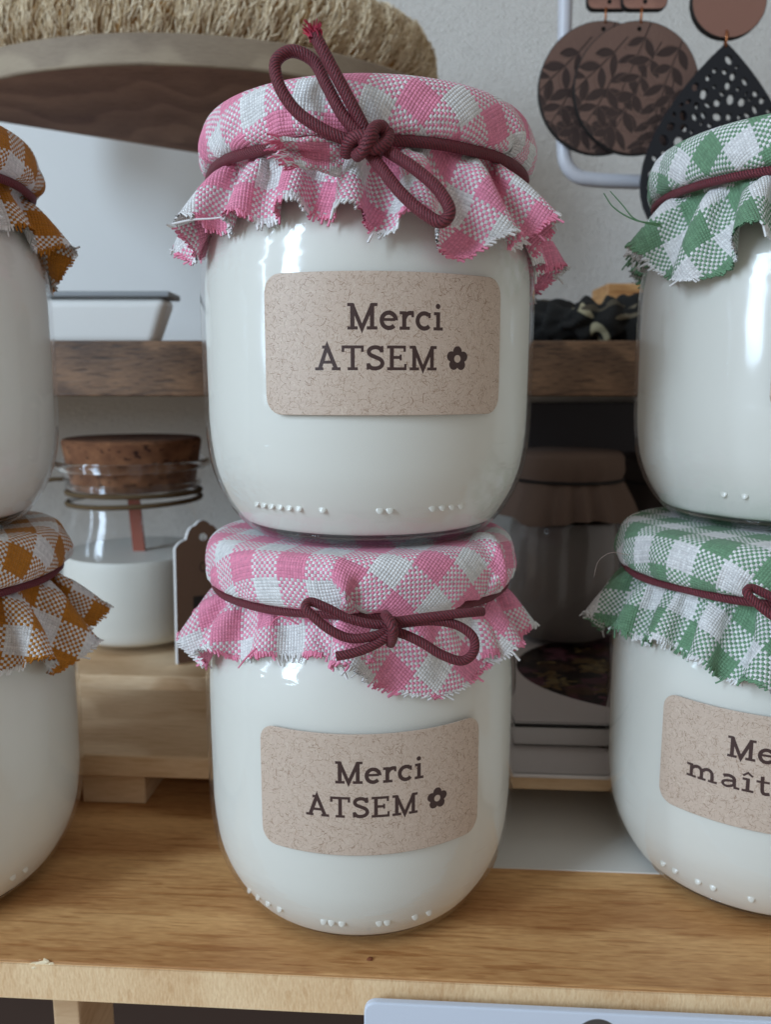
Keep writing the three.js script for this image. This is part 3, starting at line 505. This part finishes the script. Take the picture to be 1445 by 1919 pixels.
// ------------------------------------------------------------------ earrings on a wire rack
const copper = std({ color: 0xb0714a, metalness: 0.95, roughness: 0.3 }), blackEdge = std({ color: 0x1b1410, roughness: 0.8 });
{
  const d = 0.312, P = (x, y) => at(x, y, d), o = P(1400, 335), t = thing('wire_rack', 'pale grey bent wire rack hung on the wall, holding earrings', 'rack', o);
  const loop = [[1062, -120], [1060, 0], [1057, 150], [1056, 265], [1062, 308], [1082, 330], [1115, 337], [1250, 342], [1480, 350], [1640, 354], [1672, 345], [1690, 315], [1690, 150], [1690, -120], [1680, -150], [1650, -160], [1400, -158], [1100, -155], [1070, -148]].map(([x, y]) => P(x, y).sub(o));
  const wire = std({ color: 0xc9c8cd, roughness: 0.35 });
  part('wire_loop', tube(loop, 0.0026, 260, 14, true), wire, t);
  for (const [x, y] of [[1400, 345], [1640, 352]]) { const a = P(x, y).sub(o); part('wall_peg', tube([a, V(a.x, a.y, -(0.4205) - o.z)], 0.0022, 4, 10), wire, t); }
}
function leafPrint(seed) {
  const draw = (ground, leaf, vein) => (ctx, W, H) => {
    const r = rng(seed); ctx.fillStyle = ground; ctx.fillRect(0, 0, W, H);
    if (vein) for (let i = 0; i < 2600; i++) { ctx.strokeStyle = `rgba(${r() < 0.5 ? '70,44,34' : '170,128,110'},${0.25 * r()})`; ctx.lineWidth = 1 + 2 * r(); const x = r() * W, y = r() * H; ctx.beginPath(); ctx.moveTo(x, y); ctx.lineTo(x + 4 * (r() - 0.5), y + 12 + 30 * r()); ctx.stroke(); }
    const stem = (x, y, a, n, l) => {
      for (let k = 0; k < n; k++) {
        const nx = x + Math.cos(a) * l, ny = y + Math.sin(a) * l; ctx.strokeStyle = leaf; ctx.lineWidth = 10; ctx.beginPath(); ctx.moveTo(x, y); ctx.lineTo(nx, ny); ctx.stroke();
        for (const s of [-1, 1]) {
          const b = a + s * (0.65 + 0.35 * r()), len = 150 + 50 * r(), wd = 38 + 12 * r(); ctx.save(); ctx.translate(nx, ny); ctx.rotate(b); ctx.fillStyle = leaf; ctx.beginPath(); ctx.moveTo(6, 0); ctx.quadraticCurveTo(len * 0.5, -wd * 1.7, len + 12, 0); ctx.quadraticCurveTo(len * 0.5, wd * 1.7, 6, 0); ctx.fill();
          if (vein) { ctx.strokeStyle = vein; ctx.lineWidth = 2.5; ctx.stroke(); } ctx.restore();
        }
        x = nx; y = ny; a += (r() - 0.5) * 0.35;
      }
    };
    stem(620, -20, 1.95, 8, 150); stem(700, 160, 2.1, 7, 150); stem(900, 60, 1.9, 9, 150); stem(420, 120, 2.3, 5, 150); stem(820, 420, 1.7, 6, 150); stem(560, 420, 2.05, 6, 150); stem(330, 380, 2.0, 6, 150); stem(1000, 380, 1.9, 6, 150);
  };
  return { map: canvasTexture(1024, 1024, draw('rgb(110,82,70)', 'rgb(56,38,32)', 'rgba(140,108,94,0.75)')), bumpMap: canvasTexture(1024, 1024, draw('#ffffff', '#202020', null), false), bumpScale: 0.0004 };
}
const leafWood = std({ ...leafPrint(6), roughness: 0.75 });
function discGeometry(r, hole) {
  const s = new THREE.Shape(); s.absarc(0, 0, r, 0, Math.PI * 2); if (hole) { const h = new THREE.Path(); h.absarc(0, r * 0.885, 0.0008, 0, Math.PI * 2, true); s.holes.push(h); }
  const g = new THREE.ExtrudeGeometry(s, { depth: 0.0022, bevelEnabled: true, bevelSize: 0.0003, bevelThickness: 0.0003, bevelSegments: 2, curveSegments: 64 }), p = g.attributes.position, uv = g.attributes.uv;
  for (let i = 0; i < p.count; i++) uv.setXY(i, 0.5 + p.getX(i) / r / 2, 0.5 + p.getY(i) / r / 2); return g;
}
function jumpRing(parent, p) { const g = new THREE.TorusGeometry(0.0021, 0.00038, 8, 24); g.rotateY(R(76)); g.scale(1, 1.35, 1); part('jump_ring', move(g, p.x, p.y, p.z), copper, parent); }
function hook(parent, p, top) { part('ear_wire', tube([p, p.clone().add(V(0, 0.004, 0.001)), V(p.x, top - 0.004, p.z + 0.0005), V(p.x, top, p.z - 0.003), V(p.x, top - 0.003, p.z - 0.0068)], 0.00035, 40, 6), copper, parent); }
const barTop = at(1300, -158, 0.312).y + 0.0033;
for (const [px, d, lab] of [[1124, 0.3075, 'round leaf engraved wooden earring tucked behind its twin'], [1190, 0.3025, 'round leaf engraved wooden earring hanging in front of its twin']]) {
  const c = at(px, 170, d), r = (at(px + 115, 170, d).x - c.x), t = thing('earring', lab, 'earring', c, 0, 'wooden earrings on the rack');
  part('engraved_disc', discGeometry(r, true), [leafWood, blackEdge], t);
  const dx = 0.0022, top = at(px + 15, 22, d).sub(c), w = 0.0076, h = 0.017, s = new THREE.Shape(); s.moveTo(-w, 0.003); s.quadraticCurveTo(-w, 0, -w + 0.003, 0); s.lineTo(w - 0.003, 0); s.quadraticCurveTo(w, 0, w, 0.003); s.lineTo(w, h); s.lineTo(-w, h); s.closePath();
  const hl = new THREE.Path(); hl.absarc(0, 0.0022, 0.0008, 0, 7, true); s.holes.push(hl);
  const g = new THREE.ExtrudeGeometry(s, { depth: 0.0022, bevelEnabled: true, bevelSize: 0.0003, bevelThickness: 0.0003, bevelSegments: 2 }); part('wooden_tab', move(g, top.x, top.y, 0), [M.earringWood, blackEdge], t);
  jumpRing(t, V((0 + top.x) / 2, (r * 0.885 + top.y + 0.0022) / 2, 0.0012)); hook(t, V(top.x, top.y + h - 0.0015, 0.0012), barTop - c.y);
}
function dropShape(w, h, seed) {
  const s = new THREE.Shape(); s.moveTo(0, 0); s.bezierCurveTo(w * 0.25, -h * 0.08, w * 0.98, -h * 0.38, w, -h * 0.66); s.bezierCurveTo(w * 1.0, -h * 0.9, w * 0.5, -h, 0, -h); s.bezierCurveTo(-w * 0.5, -h, -w, -h * 0.9, -w, -h * 0.66); s.bezierCurveTo(-w * 0.98, -h * 0.38, -w * 0.25, -h * 0.08, 0, 0);
  const r = rng(seed), got = [], poly = s.getPoints(40);
  const inside = (x, y) => { let c = false; for (let i = 0, j = poly.length - 1; i < poly.length; j = i++) if ((poly[i].y > y) !== (poly[j].y > y) && x < (poly[j].x - poly[i].x) * (y - poly[i].y) / (poly[j].y - poly[i].y) + poly[i].x) c = !c; return c; };
  const edge = (x, y) => Math.min(...poly.map((p) => Math.hypot(p.x - x, p.y - y)));
  for (let k = 0; k < 6000 && got.length < 190; k++) { const x = (r() * 2 - 1) * w, y = -r() * h, q = (0.0007 + 0.0013 * r()); if (inside(x, y) && edge(x, y) > q + 0.0012 && got.every(([a, b, c]) => Math.hypot(a - x, b - y) > c + q + 0.00065)) got.push([x, y, q]); }
  for (const [x, y, q] of got) { const hp = new THREE.Path(), a = r() * 3; hp.absellipse(x, y, q * (1 + 0.35 * r()) * 0.9, q * 0.8, 0, Math.PI * 2, true, a); s.holes.push(hp); }
  return s;
}
for (const [px, d, seed, lab] of [[1358, 0.2955, 4, 'black teardrop earring with cut out spots under a brown wooden disc'], [1598, 0.300, 9, 'second black spotted teardrop earring, at the right edge of the photo']]) {
  const c = at(px, 84, d), t = thing('earring', lab, 'earring', c, 0, 'wooden earrings on the rack');
  const w = at(px + 147, 84, d).x - c.x, h = c.y - at(px, 470, d).y;
  part('spotted_drop', new THREE.ExtrudeGeometry(dropShape(w, h, seed), { depth: 0.0020, bevelEnabled: false, curveSegments: 10 }), std({ color: 0x12151c, roughness: 0.55 }), t);
  const r = at(px + 68, 84, d).x - c.x, cy = at(px, 8, d).y - c.y; const g = discGeometry(r, false); g.scale(1, 0.92, 1); part('wooden_disc', move(g, 0, cy, 0), [M.earringWood, blackEdge], t);
  jumpRing(t, V(0, (cy - r * 0.92) * 0.5 + 0.0006, 0.001)); hook(t, V(0, cy + r * 0.9, 0.001), barTop - c.y);
}

// ------------------------------------------------------------------ slatted rack behind the jars and what stands on it
const turned = (x, d, y) => { const c = Math.cos(YAW), s = Math.sin(YAW), z = -(d - 0.196); return V(x * c + z * s, y, -0.196 + -x * s + z * c); };
{
  const t = thing('slatted_rack', 'low pine slatted rack standing on the board behind the jars', 'rack', turned(0, 0.196, 0), YAW), z = (d) => -(d - 0.196);
  for (const [a, b, k] of [[0.2005, 0.2485, 0], [0.2605, 0.31, 0.07], [0.322, 0.371, 0.13]]) { const g = plank(0.46, 0.0065, b - a, 0.0008), uv = g.attributes.uv; for (let i = 0; i < uv.count; i++) uv.setXY(i, uv.getX(i) + k * 1.7, uv.getY(i) + k); part('slat', move(g, 0, CRATE_TOP - 0.00325, z((a + b) / 2)), M.slat, t); }
  for (const x of [-0.076, 0.14]) part('runner', move(plank(0.018, CRATE_TOP - 0.0066, 0.168, 0.0006), x, (CRATE_TOP - 0.0066) / 2, z(0.2865)), M.slat, t);
}
{ const g = move(new RoundedBoxGeometry(0.12, 0.0004, 0.05, 1, 0.0001), 0, 0.0002, 0), t = thing('paper_sheet', 'white paper sheet lying under the slatted rack between the stacks', 'paper', turned(0.078, 0.2035, 0), YAW); part('sheet', g, std({ color: 0xdcd8d0, roughness: 0.8 }), t); }
const flowerPrint = (seed) => canvasTexture(1024, 768, (ctx, W, H) => {
  const r = rng(seed); ctx.fillStyle = '#cfc6c2'; ctx.fillRect(0, 0, W, H); ctx.save(); ctx.beginPath(); ctx.ellipse(W * 0.53, H * 0.50, W * 0.31, H * 0.46, 0, 0, 7); ctx.clip(); ctx.fillStyle = '#1c1413'; ctx.fillRect(0, 0, W, H);
  for (let i = 0; i < 420; i++) { ctx.fillStyle = ['#4a3322', '#5e4a2c', '#54303a', '#3a2a20', '#6c5c3c', '#2c2a1c', '#5d3a44'][Math.floor(r() * 7)]; const x = r() * W, y = r() * H; for (let k = 0; k < 5; k++) { ctx.beginPath(); ctx.ellipse(x + 16 * Math.cos(k * 1.26), y + 16 * Math.sin(k * 1.26), 8 + 14 * r(), 5 + 8 * r(), k * 1.26, 0, 7); ctx.fill(); } ctx.fillStyle = '#1c1413'; ctx.beginPath(); ctx.arc(x, y, 4, 0, 7); ctx.fill(); }
  ctx.restore();
});
function printedBox(name, label, w, h, d, pos, seed, edge) {
  const t = thing(name, label, 'box', pos, YAW), g = new THREE.BoxGeometry(w, h, d), white = std({ color: 0xc9c2bf, roughness: 0.4 }), top = std({ map: flowerPrint(seed), roughness: 0.25 });
  part('panel', move(new RoundedBoxGeometry(w, h - 0.0006, d, 2, 0.0003), 0, (h - 0.0006) / 2, 0), white, t);
  const p = new THREE.PlaneGeometry(w - 0.001, d - 0.001); p.rotateX(-Math.PI / 2); part('printed_top', move(p, 0, h - 0.0004, 0), top, t);
  if (edge) part('dark_edge', move(plank(w - 0.0006, 0.0008, 0.0012, 0.0002), 0, h - 0.0011, d / 2 + 0.0002), std({ color: 0x16130f }), t);
  return t;
}
printedBox('picture_board', 'flat white board with a dark floral oval, lowest on the slatted rack', 0.19, 0.0016, 0.10, turned(0.0925, 0.2445, CRATE_TOP), 5, false);
printedBox('printed_box', 'shallow white box printed with a dark floral oval under the kraft jar', 0.19, 0.0068, 0.088, turned(0.0925, 0.2545, CRATE_TOP + 0.0017), 8, true);
{ const t = thing('dark_panel', 'charcoal board leaning on the wall behind the kraft topped jar', 'panel', V(0.185, CRATE_TOP, -0.395)); part('board', move(plank(0.23, 0.092, 0.006, 0.001), 0, 0.046, 0), std({ color: 0x454348, roughness: 0.7 }), t); }
{ // candle in a corked jar with twine and a tag
  const c = at(268, 1240, 0.31), o = V(c.x, CRATE_TOP, -0.31), t = thing('corked_candle', 'glass candle jar with cork stopper, twine and brown tag behind the left stacks', 'candle jar', o);
  const out = [[0, 22], [1, 24.5], [4, 26.3], [12, 27.8], [25, 28.7], [36, 28.2], [46, 26.2], [54, 24.2], [58, 24], [60, 24.4], [62, 25.4], [65, 26.4], [69, 27]];
  part('glass', lathe([[1, 0], [1, 20], [0, 21], ...smoothProfile(out, 120)], 96), M.glass, t);
  part('wax', lathe([[3, 0], [3, 22], ...smoothProfile([[3.2, 23], [5, 25.4], [12, 26.9], [25, 27.8], [34, 27.4], [36, 26.9]], 30), [35.4, 25.5], [35.2, 0]], 96), M.wax, t);
  const solid = phys({ transmission: 1, thickness: 0.003, ior: 1.5, roughness: 0.04 });
  { const g = new THREE.TorusGeometry(0.0278, 0.0017, 16, 96); g.rotateX(Math.PI / 2); part('glass_rim', move(g, 0, 0.0700, 0), solid, t); const n = new THREE.TorusGeometry(0.0243, 0.0012, 12, 96); n.rotateX(Math.PI / 2); part('glass_neck_ring', move(n, 0, 0.0622, 0), solid, t); }
  part('wooden_wick', move(plank(0.0048, 0.021, 0.0014, 0.0003).rotateZ(0.06), 0.0, 0.0455, 0), std({ color: 0x9a5240, roughness: 0.9 }), t);
  const corkMap = dataTexture(512, 256, (x, y, k) => { const n = fbm(x * 0.04, y * 0.04, 2), m = step(0.16, 0.3, fbm(x * 0.09, y * 0.09, 9)); k[0] = 128 + 60 * n - 60 * m; k[1] = 84 + 50 * n - 46 * m; k[2] = 56 + 36 * n - 34 * m; });
  const cork = std({ map: corkMap, roughness: 0.95 }); part('cork', lathe([[60.5, 0], [60.5, 22.2], [61.5, 23], [70, 24.6], [78.5, 26], [79.6, 25.6], [80, 24.4], [80, 0]], 72), cork, t);
  const twine = std({ color: 0x5e4a30, roughness: 0.95 }), ringAt = (y, r, ph) => Array.from({ length: 28 }, (_, k) => { const a = k / 28 * Math.PI * 2; return V(Math.sin(a) * r * mm, (y + 0.5 * Math.sin(a + ph) + 0.3 * noise(k, ph)) * mm, Math.cos(a) * r * mm); });
  const tw = part('twine', tube(ringAt(56.0, 25.0, 0), 0.00095, 160, 7, true), twine, t); part('twine_turn', tube(ringAt(59.4, 25.0, 2), 0.00095, 160, 7, true), twine, tw);
  part('twine_tail', tube([at(150, 912, 0.305), at(128, 900, 0.302), at(106, 898, 0.300), at(88, 900, 0.299)].map((p) => p.sub(o)), 0.0008, 24, 7), twine, tw);
  const s = new THREE.Shape(), w = 0.0105, h = 0.052; s.moveTo(-w, 0); s.lineTo(w, 0); s.lineTo(w, h * 0.80); s.quadraticCurveTo(w * 0.92, h * 0.84, w * 0.6, h * 0.86); s.quadraticCurveTo(w * 0.5, h * 0.95, w * 0.28, h * 0.95); s.quadraticCurveTo(0, h * 1.02, -w * 0.28, h * 0.95); s.quadraticCurveTo(-w * 0.5, h * 0.95, -w * 0.6, h * 0.86); s.quadraticCurveTo(-w * 0.92, h * 0.84, -w, h * 0.80); s.closePath();
  const hl = new THREE.Path(); hl.absarc(0, h * 0.87, 0.0014, 0, 7, true); s.holes.push(hl);
  const kr = canvasTexture(256, 512, (ctx, W, H) => { const r = rng(2); ctx.fillStyle = '#755846'; ctx.fillRect(0, 0, W, H); for (let i = 0; i < 900; i++) { ctx.strokeStyle = `rgba(${r() < 0.5 ? '70,48,36' : '170,140,116'},${0.3 * r()})`; const x = r() * W, y = r() * H; ctx.beginPath(); ctx.moveTo(x, y); ctx.lineTo(x + 14 * (r() - 0.5), y + 14 * (r() - 0.5)); ctx.stroke(); } ctx.fillStyle = '#2e2622'; ctx.fillRect(W * 0.30, H * 0.54, W * 0.42, H * 0.13); ctx.strokeStyle = '#3a2c26'; ctx.lineWidth = 5; ctx.beginPath(); ctx.arc(W * 0.5, H * 0.34, 16, 0, 5); ctx.stroke(); });
  const g = new THREE.ExtrudeGeometry(s, { depth: 0.0019, bevelEnabled: false, curveSegments: 8 }), p = g.attributes.position, uv = g.attributes.uv; for (let i = 0; i < p.count; i++) uv.setXY(i, p.getX(i) / w / 2 + 0.5, p.getY(i) / h);
  const tag = part('paper_tag', g, [std({ map: kr, roughness: 0.85 }), std({ color: 0xeae6e2, roughness: 0.6 })], t), tp = at(380, 1222, 0.2825).sub(o); tag.position.set(tp.x, 0.0004, tp.z); tag.rotation.set(-0.07, R(36), 0);
}
function kraftJar(px, d, y, label, coverColor, k = 1) {
  const c = at(px, 1230, d), t = thing('kraft_topped_jar', label, 'candle jar', V(c.x, y, -d)), q = (a) => a.map(([h, r]) => [h * k, r * k]);
  part('glass', lathe(q([[0, 0], [0, 15], ...smoothProfile([[0.3, 16.5], [4, 18.6], [12, 20], [30, 20.2], [42, 19.4], [48, 18], [52, 17.6], [62, 17.6]], 60)]), 80), M.glass, t);
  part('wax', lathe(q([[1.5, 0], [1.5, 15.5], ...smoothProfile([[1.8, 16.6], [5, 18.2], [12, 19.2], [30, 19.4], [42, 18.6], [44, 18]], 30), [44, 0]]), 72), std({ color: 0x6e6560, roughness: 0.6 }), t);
  const N = 180, rows = [[68.5, 0, 0], [68.5, 14, 0], [68, 18.6, 0], [66, 20, 0.1], [61, 20.3, 0.25], [58.2, 19.2, 0.3], [56, 20.4, 0.7], [51, 22.6, 1.2], [45, 24.6, 1.7]], pos = [], uv = [], idx = [];
  rows.forEach(([h, r, f], j) => { for (let i = 0; i <= N; i++) { const a = i / N * Math.PI * 2, rr = (r + f * Math.sin(a * 15 + 2 * Math.sin(a * 4))) * mm * k; pos.push(Math.sin(a) * rr, (h + (j === 8 ? 1.2 * Math.sin(a * 4 + 1) : 0)) * mm * k, Math.cos(a) * rr); uv.push(a, j * 0.2); if (i < N && j < rows.length - 1) { const b = j * (N + 1) + i; idx.push(b, b + N + 1, b + 1, b + 1, b + N + 1, b + N + 2); } } });
  const g = new THREE.BufferGeometry(); g.setAttribute('position', new THREE.Float32BufferAttribute(pos, 3)); g.setAttribute('uv', new THREE.Float32BufferAttribute(uv, 2)); g.setIndex(idx); g.computeVertexNormals();
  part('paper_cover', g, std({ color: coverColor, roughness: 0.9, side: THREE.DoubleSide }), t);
  const band = []; for (let i = 0; i < 24; i++) { const a = i / 24 * Math.PI * 2; band.push(V(Math.sin(a) * 19.8 * mm * k, 58.2 * mm * k, Math.cos(a) * 19.8 * mm * k)); } part('band', tube(band, 0.0006, 96, 8, true), std({ color: 0x1c1512, roughness: 0.8 }), t);
}
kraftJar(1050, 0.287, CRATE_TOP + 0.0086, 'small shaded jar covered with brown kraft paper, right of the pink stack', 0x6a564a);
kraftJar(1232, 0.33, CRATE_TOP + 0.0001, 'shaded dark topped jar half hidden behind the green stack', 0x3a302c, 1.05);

// ------------------------------------------------------------------ front edge: card, shelf support
{
  const W = 0.16, H = 0.06, s = new THREE.Shape(), r = 0.0024; s.moveTo(0, -H); s.lineTo(W, -H); s.lineTo(W, 0); s.lineTo(r, 0); s.quadraticCurveTo(0, 0, 0, -r); s.closePath();
  const a = at(686, 1869, 0.1385), t = thing('price_card', 'white card with rounded corner against the front edge of the board', 'card', V(a.x, a.y - 0.0004, a.z), YAW);
  const map = canvasTexture(1024, 384, (ctx, w, h) => { ctx.fillStyle = '#d4dbe8'; ctx.fillRect(0, 0, w, h); ctx.save(); ctx.translate(w * 0.276, h * 0.150); ctx.fillStyle = '#4b4440'; ctx.beginPath(); ctx.ellipse(0, 0, 36, 52, 0, 0, 7); ctx.fill(); ctx.fillStyle = '#8d8577'; ctx.beginPath(); ctx.ellipse(6, 6, 24, 40, 0, 0, 7); ctx.fill(); ctx.restore(); });
  const g = new THREE.ExtrudeGeometry(s, { depth: 0.0009, bevelEnabled: true, bevelSize: 0.0003, bevelThickness: 0.0003, bevelSegments: 2 }), p = g.attributes.position, uv = g.attributes.uv; for (let i = 0; i < p.count; i++) uv.setXY(i, p.getX(i) / W, 1 + p.getY(i) / H);
  part('card', g, std({ map, roughness: 0.5 }), t);
}
{ // a crumb on the board and the splintered corner of its front edge
  const blob = (r, seed, f) => { const g = new THREE.IcosahedronGeometry(r, 3), p = g.attributes.position; for (let i = 0; i < p.count; i++) { const x = p.getX(i), y = p.getY(i), z = p.getZ(i), k = 1 + f * noise(x / r * 1.4 + seed, y / r * 1.4, z / r * 1.4); p.setXYZ(i, x * k, y * k, z * k); } g.computeVertexNormals(); return g; };
  const d = 0.1458, a = at(694, 1810, d), t = thing('crumb', 'tiny reddish brown crumb on the board in front of the lower pink jar', 'crumb', V(a.x, 0, a.z)); const g = blob(0.00055, 3, 0.6); g.scale(1, 0.5, 0.8); part('crumb', move(g, 0, 0.0002, 0), std({ color: 0x7a4222, roughness: 0.8 }), t);
  const shelf = scene.getObjectByName('pine_shelf'), r = rng(12), pale = std({ color: 0xf0dcb8, roughness: 0.85 });
  for (let k = 0; k < 6; k++) { const h = blob(0.0006 + 0.0009 * r(), k * 3.1, 0.9); h.scale(1.8, 0.6, 0.5); h.rotateZ((r() - 0.5) * 1.2); h.translate(-0.0675 + 0.006 * r(), 0.0018 + 0.0018 * r(), 0.0549); part('splinter', h, pale, shelf); }
}
{ const a = at(150, 1912, 0.165), t = thing('shelf_support', 'pale wooden upright under the left end of the pine board', 'support', V(a.x, -0.15, -0.168)); part('upright', move(plank(0.006, 0.141, 0.02, 0.0006), 0, 0.0705, 0), M.slat, t); }

renderer.render(scene, camera);
